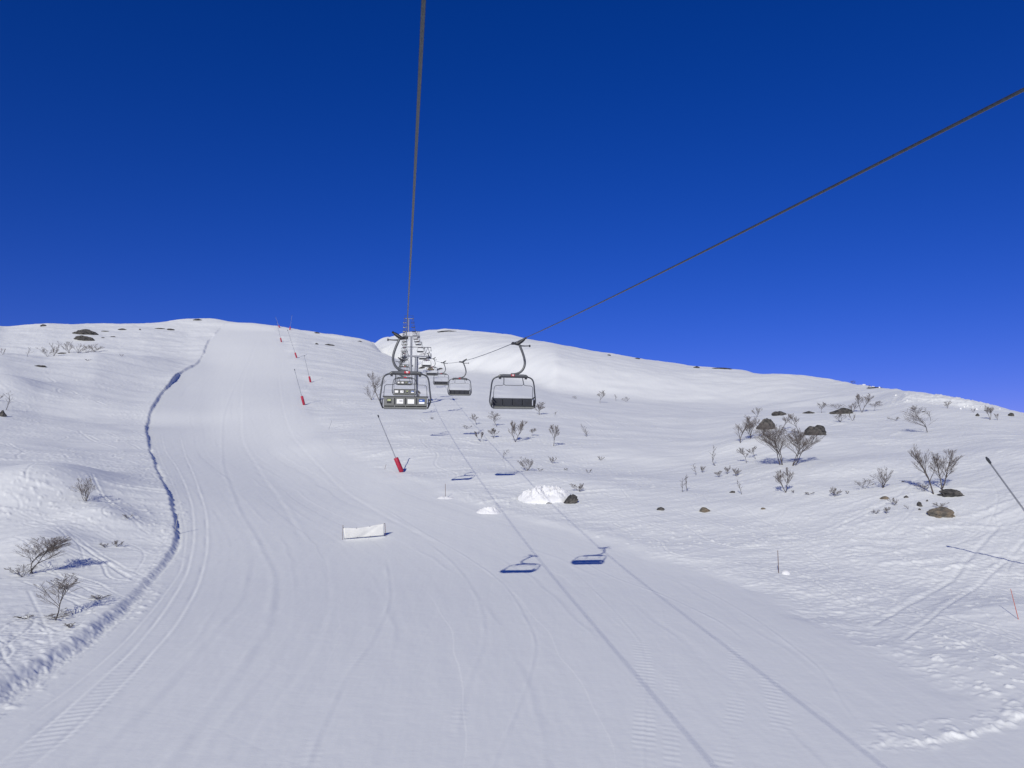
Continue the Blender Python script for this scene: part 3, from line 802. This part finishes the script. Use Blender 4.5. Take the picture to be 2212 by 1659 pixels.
# ------------------------------------------------------------------ rocks
def rock(px, py, w, h, label, mat='rock', depth=0.8, seed=0, slant=0.0, name='rock', group=None, flat=False, square=0.0):
    B = ground(px, py); k_ = mpp(B)
    W = w*k_/2; H = h*k_
    import bmesh
    bm = bmesh.new(); bmesh.ops.create_icosphere(bm, subdivisions=4, radius=1)
    sd = Vector((seed*7.3+1, seed*3.1, seed*1.7))
    for v in bm.verts:
        p = v.co.copy()
        if square:
            mx = max(abs(p.x), abs(p.y), abs(p.z)); p = p.lerp(p/mx, square)
        n = mnoise.noise(p*1.3+sd)*.22 + mnoise.noise(p*3.1+sd)*.16 + mnoise.noise(p*7+sd)*.07
        vor = mnoise.voronoi(p*1.6+sd)[0][0]
        p = p*(0.92+n - .18*vor)
        dm = 1.06 - .42*min(1, p.x*p.x + p.y*p.y)
        v.co = Vector((p.x*W, p.y*W*depth, p.z*dm*H*1.02 + (p.x*slant*H)))
    me_ = bpy.data.meshes.new(name); bm.to_mesh(me_); bm.free()
    me_.materials.append(M[mat])
    o = new_obj(name, me_)
    o.location = B + Vector((0, W*depth*.35, 0)); 
    z2 = gz(o.location.x, o.location.y)
    o.location.z = min(z2, B.z + .25*H)
    o.rotation_euler = (0.10, 0, 0)
    tag(o, label, 'rock', group)
    return o
ROCKS = [
 (180,735,50,10,'lower lobe of the big dark outcrop below the left skyline','rock',.6,1,-.3),
 (182,722,60,11,'big dark outcrop slab below the left skyline, above the bushes','rock',.6,2,-.15),
 (262,713,22,3.5,'flat dark rock right of the big outcrop, just under the left skyline','rock',.7,3,0),
 (302,713,5,3.5,'tiny dark rock alone under the skyline between two flat rocks','rock',.8,4,0),
 (367,713,24,3,'flat dark rock left of the ridge top beside the piste','rock',.7,5,-.2),
 (344,710,26,1.8,'thin rock streak left of the ridge-top piste','rock',.7,6,0),
 (243,728,15,1.8,'small rock sliver right below the big outcrop','rock',.7,7,0),
 (226,716,20,1.6,'thin rock sliver to the right of the big outcrop top','rock',.7,8,0),
 (85,792,30,3.5,'long flat rock on the snow knoll at the far left','rock',.6,9,-.1),
 (3,899,20,13,'dark boulder cut by the left edge of the picture','rock',.8,10,0),
 (92,705,16,4,'dark rock on the left skyline','rock',.8,11,0),
 (424,692,22,3,'dark rock on the top of the ridge beside the piste','rock',.8,12,.3),
 (132,764,24,2.5,'dark strip of rock under the bushes on the left knoll','rock',.6,13,.2),
 (222,730,9,1.6,'small rock sliver under the big outcrop','rock',.7,14,0),
 (684,720,13,2.5,'small dark rock on the skyline right of the lances','rock',.8,15,0),
 (684,744,9,3,'small rock right of the fourth lance, left of a longer one','rock',.8,16,0),
 (711,746,26,3.2,'longer flat rock below the skyline right of the lances','rock',.7,17,-.2),
 (777,738,12,2.2,'small dark rock below the notch in the skyline','rock',.7,18,-.2),
 (968,716,56,2.6,'long thin rock strip on top of the white mound','rock',.8,19,0),
 (852,864,38,4,'curved dark rock seen through the frame of chair 73','rock',.5,20,.1),
 (912,796,17,3.5,'small dark rock just right of the tower poles','rock',.7,21,0),
 (951,798,16,3.5,'dark rock seen beside the fourth right-hand chair','rock',.7,22,.1),
 (930,800,18,7,'grey rock seen inside the frame of the fourth right-hand chair','rocktan',.7,23,0),
 (903,850,13,8,'dark rock right of the nearest tower pole','rock',.7,24,-.2),
 (1315,768,12,2.2,'small rock near the top of the white mound','rock',.8,25,0),
 (1376,775,16,2,'small thin rock on the mound skyline','rock',.8,26,0),
 (1505,795,16,4,'small dark rock on the right skyline, left of a long one','rock',.8,27,0),
 (1560,797,50,3.5,'long dark rock on the right skyline','rock',.8,28,0),
 (1655,927,50,27,'tall dark rounded outcrop standing among birches','rock',.5,29,.35),
 (1684,897,40,9,'low dark rock trailing right from the tall outcrop','rock',.7,30,0),
 (1748,893,30,4.5,'flat dark rock on the snow crest between birches','rock',.7,31,.1),
 (1820,893,56,11,'long dark rock slab among bushes on the right slope','rock',.6,32,.15),
 (1767,940,60,23,'large rounded boulder standing alone in the snow','rock',.85,33,0),
 (2112,899,10,5.5,'small dark rock below the bright snow bank','rock',.8,34,.2),
 (2185,899,14,7.5,'square dark rock at the far right below the skyline','rock',.8,35,0),
 (1996,890,10,2,'small dark rock behind the leaning birch on the right','rock',.8,36,0),
 (1582,1065,16,5,'small dark rock sliver on the right slope left of a sapling','rock',.7,37,.3),
 (1523,1106,29,10,'tan flat rock in the tracked snow above the piste','rocktan',.8,38,0),
 (1649,1100,12,3.5,'tiny tan rock in the tracked snow right of the flat tan rock','rocktan',.8,39,0),
 (2059,1070,58,12,'dark flat rock at the foot of the tall forked birch','rock',.7,40,0),
 (2037,1116,70,20,'large brown domed boulder in the snow on the right','rocktan',.8,41,0),
 (1912,1078,22,6,'flat grey rock above a small bush on the right slope','rocktan',.8,42,.2),
 (1958,1075,12,4,'small rock between the grey flat rock and the forked birch','rock',.8,43,0),
 (1988,1094,14,11,'broken dark stump-like rock above the brown boulder','rock',.8,44,-.2),
 (2003,1083,6,4,'tiny rock above the brown boulder','rock',.8,45,0),
 (1987,1102,7,4,'tiny rock left of the brown boulder','rock',.8,46,0),
 (1427,1102,22,6,'small dark rock with a pale top in the tracked snow','rock',.8,47,.1),
 (1951,1041,7,2,'tiny dark rock up-slope of the forked birch','rock',.8,48,0),
 (1892,838,36,2.2,'thin dark rock on the skyline at the start of the bright bank','rock',.8,49,0),
 (1231,1087,40,19,'dark grey boulder beside the white snow heap','rock',.6,50,.55),
]
for r_ in ROCKS:
    rock(*r_[:5], mat=r_[5], depth=r_[6], seed=r_[7], slant=r_[8], square=0.3 if r_[7] in (35, 40) else 0.0)

# ------------------------------------------------------------------ snow heaps
def heap(px, py, w, h, label, seed, dep=0.6, name='snow_heap', blocky=.35, pw=0.6):
    B = ground(px, py); k_ = mpp(B); W = w*k_; H = h*k_; D = W*dep
    n, m = 90, 60; mb = MB()
    for j in range(m+1):
        for i in range(n+1):
            u = i/n*2-1; v = j/m*2-1
            x = u*W/2; y = v*D/2 + D*.35
            rr_ = (abs(u)**3 + abs(v)**1.7) + .22*mnoise.noise(Vector((x*1.1, y*1.1, seed)))
            e = max(0, min(1, 1 - rr_))**pw
            p = Vector((x*1.6+seed*5, y*1.6, seed*2.0))
            d_, pts_ = mnoise.voronoi(p*1.0)
            blk = math.sin(pts_[0].x*37+pts_[0].y*71)*.5+.5
            crease = min(1, (d_[1]-d_[0])*6)
            z = H*e*(.78 + blocky*(blk-.5)*.5*crease + .22*mnoise.noise(p*1.3) + .16*crease) + e*min(1, H)*(.13*mnoise.noise(p*3.5) + .07*mnoise.noise(p*8))
            z -= .12*(1-min(1, e*6))
            gx, gy = B.x+x, B.y+y
            mb.v.append((x, y, gz(gx, gy) - B.z + z))
    for j in range(m):
        for i in range(n):
            q = j*(n+1)+i; mb.f.append((q, q+1, q+n+2, q+n+1))
    o = mb.build(name, M['snow_block'], None, True); o.location = B
    tag(o, label, 'snow heap')
heap(1180,1086,122,30,'large bright white heap of piled snow blocks beside the dark boulder',1, dep=.65, pw=.7)
heap(1056,1110,60,13,'small pointed heap of snow lumps at the piste edge',2, dep=.6, pw=1.8)
heap(1700,1241,20,7,'small round snow lump beside the brown stake',3, dep=.8, blocky=.1)
heap(962,1078,40,5,'low snow lump around the thin stake at the piste edge',4, dep=.6, pw=1.7)
# loose snow balls at the foot of the bright bank
rs = random.Random(12)
sb = MB()
for (x, y) in [(1865,832),(1868,831),(1886,836),(1888,835.5),(1900,838),(1960,866),(2014,867),(2101,879),(2110,885),(2119,880),(2083,880),(2160,884),(2090,877),(1935,855),(2075,884)]:
    P = ground(x, y); rr_ = mpp(P)*rs.uniform(1.2, 2.6)
    n0 = len(sb.v)
    for a in range(5):
        ph = -math.pi/2 + math.pi*a/4
        for b_ in range(8):
            th = 2*math.pi*b_/8; q = rr_*(1+rs.uniform(-.2,.2))
            sb.v.append((P.x+q*math.cos(ph)*math.cos(th), P.y+q*math.cos(ph)*math.sin(th), P.z+q*.3+q*math.sin(ph)))
    for a in range(4):
        for b_ in range(8):
            b2 = (b_+1) % 8; sb.f.append((n0+a*8+b_, n0+a*8+b2, n0+a*8+8+b2, n0+a*8+8+b_))
o = sb.build('snow_crumbs', M['snow_block'], None, True); tag(o, 'scattered snow crumbs below the bright bank on the right skyline', 'snow', kind='stuff')

# ------------------------------------------------------------------ bare birches
def grow(rng, start, d, L, r, lvl, maxl, segs, P):
    """returns list of (level, pts, radii)"""
    n = 5 if lvl < 2 else 3
    pts = [start.copy()]; p = start.copy(); dd = d.normalized()
    for i in range(n):
        dd = (dd + Vector((rng.gauss(0, P['wig']), rng.gauss(0, P['wig']), rng.gauss(0, P['wig']*.5) + P['up']*(.5 if lvl else .3)))).normalized()
        p = p + dd*(L/n); pts.append(p.copy())
    rad = [max(.25*r, r*(1-.72*i/n)) for i in range(n+1)]
    segs.append((lvl, pts, rad))
    if lvl >= maxl: return
    nc = P['kids'][lvl]
    for k_ in range(nc):
        t = P['t0'][lvl] + (1-P['t0'][lvl])*(k_+rng.random()*.8)/nc
        f = min(t*n, n-.01); i = int(f); q = pts[i].lerp(pts[i+1], f-i)
        base = (pts[i+1]-pts[i]).normalized()
        an = rng.uniform(0, 2*math.pi); side = Vector((math.cos(an), math.sin(an), 0))
        sprd = P['spread']*rng.uniform(.7, 1.3)
        nd = (base + side*sprd).normalized()
        grow(rng, q, nd, L*P['ratio']*(1.28-.85*t)*rng.uniform(.75, 1.2), rad[i]*.62, lvl+1, maxl, segs, P)

def tree(px, py, h, w, label, stems=1, lean=0.0, kind='tree', seed=None, dens=1.0, low=False, group='bare birches on the snow'):
    B = ground(px, py); k_ = mpp(B); H = h*k_; W = max(w*k_, .1)
    rng = random.Random(seed if seed is not None else int(px*13+py*7))
    P = dict(wig=.15, up=.19, spread=.70, ratio=.55, kids=[int(9*dens), 6 + (h > 40), 5 + (h > 30)], t0=[.28, .2, .15])
    if kind == 'bush': P.update(kids=[int(5*dens), 4, 3], t0=[.12, .2, .2], up=.2, spread=.55, wig=.16)
    if kind == 'sap': P.update(kids=[int(9*dens), 3, 2], t0=[.2, .2, .2], spread=.6, ratio=.34)
    if low: P['t0'] = [.08, .15, .15]
    segs = []
    r0 = max(.014, min(.10, H*.015))
    for s_ in range(stems):
        if stems == 1: d = Vector((lean, rng.gauss(0, .08), 1))
        else:
            an = 2*math.pi*s_/stems + rng.uniform(-.4, .4)
            sp_ = .55 if kind == 'bush' else .30
            d = Vector((lean + math.cos(an)*sp_, math.sin(an)*sp_, 1))
        st = Vector((rng.uniform(-.04,.04)*H*(stems > 1), 0, 0))
        grow(rng, st, d, H*rng.uniform(.75, 1.0), r0*(1 if stems < 3 else .75), 0, 3 if h > 12 else 2, segs, P)
    # fit to the wanted size
    zs = [q.z for _, pt, _ in segs for q in pt]; xs = [q.x for _, pt, _ in segs for q in pt]
    xs.sort(); zs.sort(); nx_ = len(xs)
    fz = H/max(zs[int(nx_*.985)], .05); x0, x1 = xs[int(nx_*.03)], xs[min(nx_-1, int(nx_*.97))]; fx = .9*W/max(x1-x0, .05)
    trunk, crown = MB(), MB()
    minr = .0032 + .00005*B.y
    for lvl, pt, rad in segs:
        pt = [Vector((q.x*fx, q.y*fx, max(q.z*fz, -.02))) for q in pt]
        if lvl <= 1: trunk.tube(pt, [max(minr*(1.3 if lvl == 0 else 1), a) for a in rad], 6 if lvl == 0 else 4, cap=False)
        else: crown.tube(pt, [minr*(1 if lvl == 2 else .8)]*len(pt), 3, cap=False)
    # root end runs a little into the snow
    trunk.tube([(0,0,-.25),(0,0,.05)], r0, 6)
    tilt = math.atan2(0, 1)
    root = empty('bare_bush' if kind == 'bush' else 'birch_tree', B, label, 'bush' if kind == 'bush' else 'tree', group)
    trunk.build('trunk' if kind != 'bush' else 'stems', M['bark'], root, True)
    crown.build('crown' if kind != 'bush' else 'twigs', M['twig'], root)
    return root

G1 = 'bare birches left of the piste'; G2 = 'bare birches under the lift line'; G3 = 'bare birches on the right slope'
BU = 'low bushes poking out of the snow'
T_ = [
 # left side
 (13,886,41,24,'wispy thin birch near the left edge above the dark boulder','sap',1,.15,G1),
 (-4,868,18,26,'bush cut by the left edge, left of the wispy birch','bush',2,0,BU),
 (185,1083,50,64,'wide many-stemmed bush on the left slope between the snow hollows','bush',5,0,BU),
 (65,1239,78,80,'forked birch with a long shadow near the left edge','tree',2,0,G1),
 (120,1340,92,68,'single-trunk birch nearest the camera at lower left, low side branches','tree',1,0,G1),
 (112,1338,16,60,'low drooping branches at the foot of the nearest left birch','bush',3,0,BU),
 (48,1246,26,50,'low scrub at the foot of the forked birch','bush',4,0,BU),
 (227,1183,11,18,'dark twig tuft lying in the snow, left one of two','bush',3,0,BU),
 (252,1181,14,24,'dark twig tuft lying in the snow, right one of two','bush',3,.6,BU),
 (212,1295,9,38,'flat brown twig patch right of the nearest left birch','bush',5,0,BU),
 (55,1337,9,34,'flat twigs on the snow left of the nearest left birch','bush',4,0,BU),
 (150,1356,10,28,'flat twigs on the snow below right of the nearest left birch','bush',4,0,BU),
 (276,1120,9,24,'faint twigs in the snow hollow beside the piste bank','bush',3,0,BU),
 (6,766,15,18,'small bush on the left knoll crest at the picture edge','bush',2,0,BU),
 (60,771,21,12,'slim sapling alone on the left knoll crest','sap',1,-.1,G1),
 (102,770,20,34,'bush with upright stems on the left knoll, left of the main thicket','bush',4,.3,BU),
 (116,769,28,18,'taller bush leaning right on the left knoll','bush',3,.4,BU),
 (150,763,26,34,'thicket bush at the left end of the row below the outcrop','bush',4,-.2,BU),
 (168,763,22,28,'thicket bush second in the row below the outcrop','bush',4,.2,BU),
 (186,762,18,28,'thicket bush third in the row below the outcrop','bush',4,.2,BU),
 (204,760,16,26,'thicket bush at the right end of the row below the outcrop','bush',4,.2,BU),
 (263,770,5,9,'tiny twig tuft on the snow right of the thicket','bush',2,0,BU),
 (190,780,5,14,'tiny twig tuft below the thicket','bush',2,0,BU),
 # centre
 (820,866,62,40,'large bare tree leaning left beside chair 73','tree',1,-.3,G2),
 (803,864,34,40,'drooping lower limb growth left of the large tree beside chair 73','bush',3,-.5,BU),
 (1029,918,25,18,'slender birch in the group below the lift, far left of the row','tree',1,0,G2),
 (1073,922,34,25,'round-topped birch under the nearest right-hand chair','tree',1,0,G2),
 (1113,955,47,38,'forked birch, the tallest below the nearest right-hand chair','tree',2,-.1,G2),
 (1196,964,46,22,'narrow upright birch standing alone right of the forked one','tree',1,0,G2),
 (1267,943,27,19,'small dense birch, rightmost below the mound foot','sap',2,0,G2),
 (1037,954,22,21,'low birch beside a chair shadow','tree',2,0,G2),
 (1066,947,22,23,'low spreading birch left of the forked one','tree',2,0,G2),
 (1149,942,17,14,'small birch between the forked and the narrow one','tree',1,0,G2),
 (1086,992,22,14,'lone sapling on the slope above the snow heap','sap',1,0,G2),
 (1139,1017,29,34,'dark broad bush above the snow heap','bush',5,.1,BU),
 (1165,1018,7,16,'small twigs trailing right of the dark broad bush','bush',2,.3,BU),
 (1193,1001,15,20,'pale sparse bush above right of the dark broad bush','bush',3,0,BU),
 (1298,995,10,16,'sparse small bush alone on the smooth slope','bush',3,0,BU),
 (1164,896,27,22,'birch just right of the nearest right-hand chair seat','tree',2,0,G2),
 (1198,899,10,9,'tiny sapling right of the chair seat birch','sap',1,0,G2),
 (1225,1016,5,8,'tiny dark tuft above the boulder by the snow heap','bush',2,0,BU),
 (1272,1022,9,14,'faint twigs right of the boulder bush','bush',2,0,BU),
 (1252,1062,18,30,'fan-shaped bush growing behind the boulder by the snow heap','bush',5,0,BU),
 (1296,871,28,17,'birch at the foot of the white mound','tree',1,0,G2),
 (1330,866,16,7,'slim sapling right of the birch at the mound foot','sap',1,0,G2),
 (1353,868,10,16,'small bush at the mound foot, right of the sapling','bush',3,0,BU),
 (1245,862,7,10,'tiny twigs at the mound foot left of the birch','bush',2,0,BU),
 (1007,927,9,20,'low twigs beside the rope shadow','bush',3,0,BU),
 (933,906,5,8,'tiny tuft beside the rope shadow below the tower','bush',2,0,BU),
 # right
 (1474,1063,34,16,'sapling leaning left, left one of a pair above the tracked snow','sap',1,-.4,G3),
 (1484,1061,38,9,'straight sapling, right one of a pair above the tracked snow','sap',1,0,G3),
 (1503,1027,26,12,'small sapling at the left end of the low ridge','sap',1,0,G3),
 (1518,1021,14,14,'small bush beside the ridge-end sapling','bush',3,0,BU),
 (1545,1006,43,18,'tall slim birch on the low ridge','sap',1,-.1,G3),
 (1613,1000,33,20,'left one of two small birches on the ridge','tree',1,-.1,G3),
 (1632,992,29,25,'right one of two small birches on the ridge, round-topped','tree',1,0,G3),
 (1602,1068,32,13,'thin sapling right of the dark rock sliver','sap',1,-.05,G3),
 (1696,1064,53,38,'open-crowned birch below the big bushy pair','tree',2,0,G3),
 (1908,1054,44,38,'many-stemmed birch on the middle of the right slope','bush',5,0,G3),
 (1869,1056,22,48,'low birch with branches bent to the left','bush',3,-.5,G3),
 (1690,1004,88,68,'left tree of the big bushy pair','tree',3,-.1,G3),
 (1714,1006,80,76,'right tree of the big bushy pair, leaning right','tree',3,.35,G3),
 (2003,934,56,48,'dark birch with a leaning trunk below the bright bank','tree',1,-.3,G3),
 (2011,909,30,14,'slim birch behind the leaning dark one','sap',1,0,G3),
 (1599,957,58,42,'dense dark birch left of the tall outcrop','tree',1,0,G3),
 (1621,947,46,32,'dense birch at the foot of the tall outcrop','tree',2,0,G3),
 (1641,943,30,18,'small birch in front of the tall outcrop','tree',1,0,G3),
 (1636,900,20,20,'bush on top behind the tall outcrop','bush',3,0,BU),
 (1688,929,34,25,'birch between the tall outcrop and the lone boulder','tree',1,0,G3),
 (1726,936,43,24,'pale birch just left of the lone boulder','tree',1,0,G3),
 (1775,892,22,17,'small birch on the crest above the lone boulder','tree',1,0,G3),
 (1862,891,41,36,'largest birch on the crest, right of the rock slab','tree',2,0,G3),
 (1843,890,22,26,'bushy birch between the rock slab and the largest crest birch','bush',4,-.2,G3),
 (1890,887,19,24,'small birch right of the largest crest birch','tree',1,0,G3),
 (1808,883,10,32,'brush showing above the dark rock slab','bush',4,0,BU),
 (1815,912,26,27,'dark bush in front of the rock slab, left one','bush',4,0,BU),
 (1841,909,17,15,'bush in front of the rock slab, right one','bush',2,0,BU),
 (2047,882,17,24,'small bush against the bright snow bank','bush',3,0,BU),
 (2138,907,31,26,'birch at the far right below the bright bank','tree',2,0,G3),
 (2155,908,15,11,'small bush right of the far right birch','bush',2,0,BU),
 (2104,891,9,12,'faint twigs left of the far right birch','bush',2,0,BU),
 (2016,1067,106,54,'left half of the tall forked birch pair above the brown boulder','tree',1,-.1,G3),
 (2037,1058,86,66,'right half of the tall forked birch pair, leaning right','tree',2,.2,G3),
 (1998,1061,17,30,'brush at the foot of the tall forked birch pair','bush',3,-.2,BU),
 (1803,1073,20,26,'compact bush in the middle of the right slope','bush',5,0,BU),
 (1590,1029,18,22,'right bush of three in a snowy row','bush',4,0,BU),
 (1571,1024,18,16,'middle bush of three in a snowy row','bush',3,0,BU),
 (1553,1031,14,18,'left bush of three in a snowy row','bush',3,0,BU),
 (1914,1110,15,14,'small bush left of the brown boulder','bush',3,0,BU),
 (1893,1110,9,20,'low snowy twigs left of the brown boulder','bush',3,0,BU),
 (1932,1092,17,22,'small bush below the flat grey rock','bush',3,0,BU),
 (1962,1100,9,9,'bent twig left of the stump-like rock','bush',1,-.4,BU),
 (2032,1097,12,26,'twigs growing behind the brown boulder','bush',4,0,BU),
 (1934,909,9,26,'low twigs left of the leaning dark birch','bush',3,0,BU),
 (1975,886,6,16,'faint twigs below the bright bank, left','bush',3,0,BU),
 (1714,1065,6,9,'tiny tuft right of the open-crowned birch','bush',2,0,BU),
 (1831,1067,7,9,'tiny tuft right of the compact bush','bush',2,0,BU),
 (1747,1069,6,20,'faint twigs between open-crowned birch and compact bush','bush',3,0,BU),
 (1841,827,7,12,'tiny bush on the right skyline','bush',3,0,BU),
 (1875,837,6,5,'tiny post-like shrub at the start of the bright bank','bush',1,0,BU),
 (1745,940,8,22,'twigs around the foot of the lone boulder','bush',3,0,BU),
]
for (x, y, h, w, lab, kd, st, ln, grp) in T_:
    tree(x, y, h, w, lab, st, ln, kd, group=grp, low=(kd == 'bush' or 'dense' in lab or 'dark birch' in lab), dens=1.7 if h > 75 else (1.25 if h > 45 else 1.0))

# ------------------------------------------------------------------ sky, sun, camera
w = bpy.data.worlds.new("World"); sc.world = w; w.use_nodes = True
nt = w.node_tree; bg = nt.nodes['Background']
sky = nt.nodes.new('ShaderNodeTexSky'); sky.sky_type = 'NISHITA'; sky.sun_disc = False
SUN_EL = math.radians(27.5); HEAD = math.radians(16.8)     # light travels toward this heading (right of +Y)
sky.sun_elevation = SUN_EL; sky.sun_rotation = math.radians(180) + HEAD
sky.altitude = 1200; sky.air_density = 0.9; sky.dust_density = 0.05; sky.ozone_density = 6.0
hs = nt.nodes.new('ShaderNodeHueSaturation'); hs.inputs['Saturation'].default_value = 1.24
vm = nt.nodes.new('ShaderNodeVectorMath'); vm.operation = 'MULTIPLY'; vm.inputs[1].default_value = (0.82, 0.465, 0.965)
nt.links.new(sky.outputs['Color'], hs.inputs['Color']); nt.links.new(hs.outputs['Color'], vm.inputs[0]); nt.links.new(vm.outputs[0], bg.inputs['Color'])
bg.inputs['Strength'].default_value = 0.09
sl = bpy.data.lights.new('sun', 'SUN'); sl.energy = 3.5; sl.angle = math.radians(0.53); sl.color = (1.0, 0.965, 0.83)
so = new_obj('sun', sl)
ldir = Vector((math.sin(HEAD)*math.cos(SUN_EL), math.cos(HEAD)*math.cos(SUN_EL), -math.sin(SUN_EL)))
so.rotation_euler = ldir.to_track_quat('-Z', 'Y').to_euler(); so.location = (-30, -60, 60)

cam = bpy.data.cameras.new('camera'); cam.sensor_width = 36; cam.lens = F/2212*36
cam.clip_start = 0.1; cam.clip_end = 60000
co_ = new_obj('camera', cam); co_.location = (0, 0, 0); co_.rotation_euler = (math.pi/2 + PIT, 0, 0)
sc.camera = co_
sc.view_settings.view_transform = 'Standard'; sc.view_settings.look = 'None'
sc.view_settings.exposure = 0; sc.view_settings.gamma = 1
sc.cycles.max_bounces = 6; sc.cycles.diffuse_bounces = 3
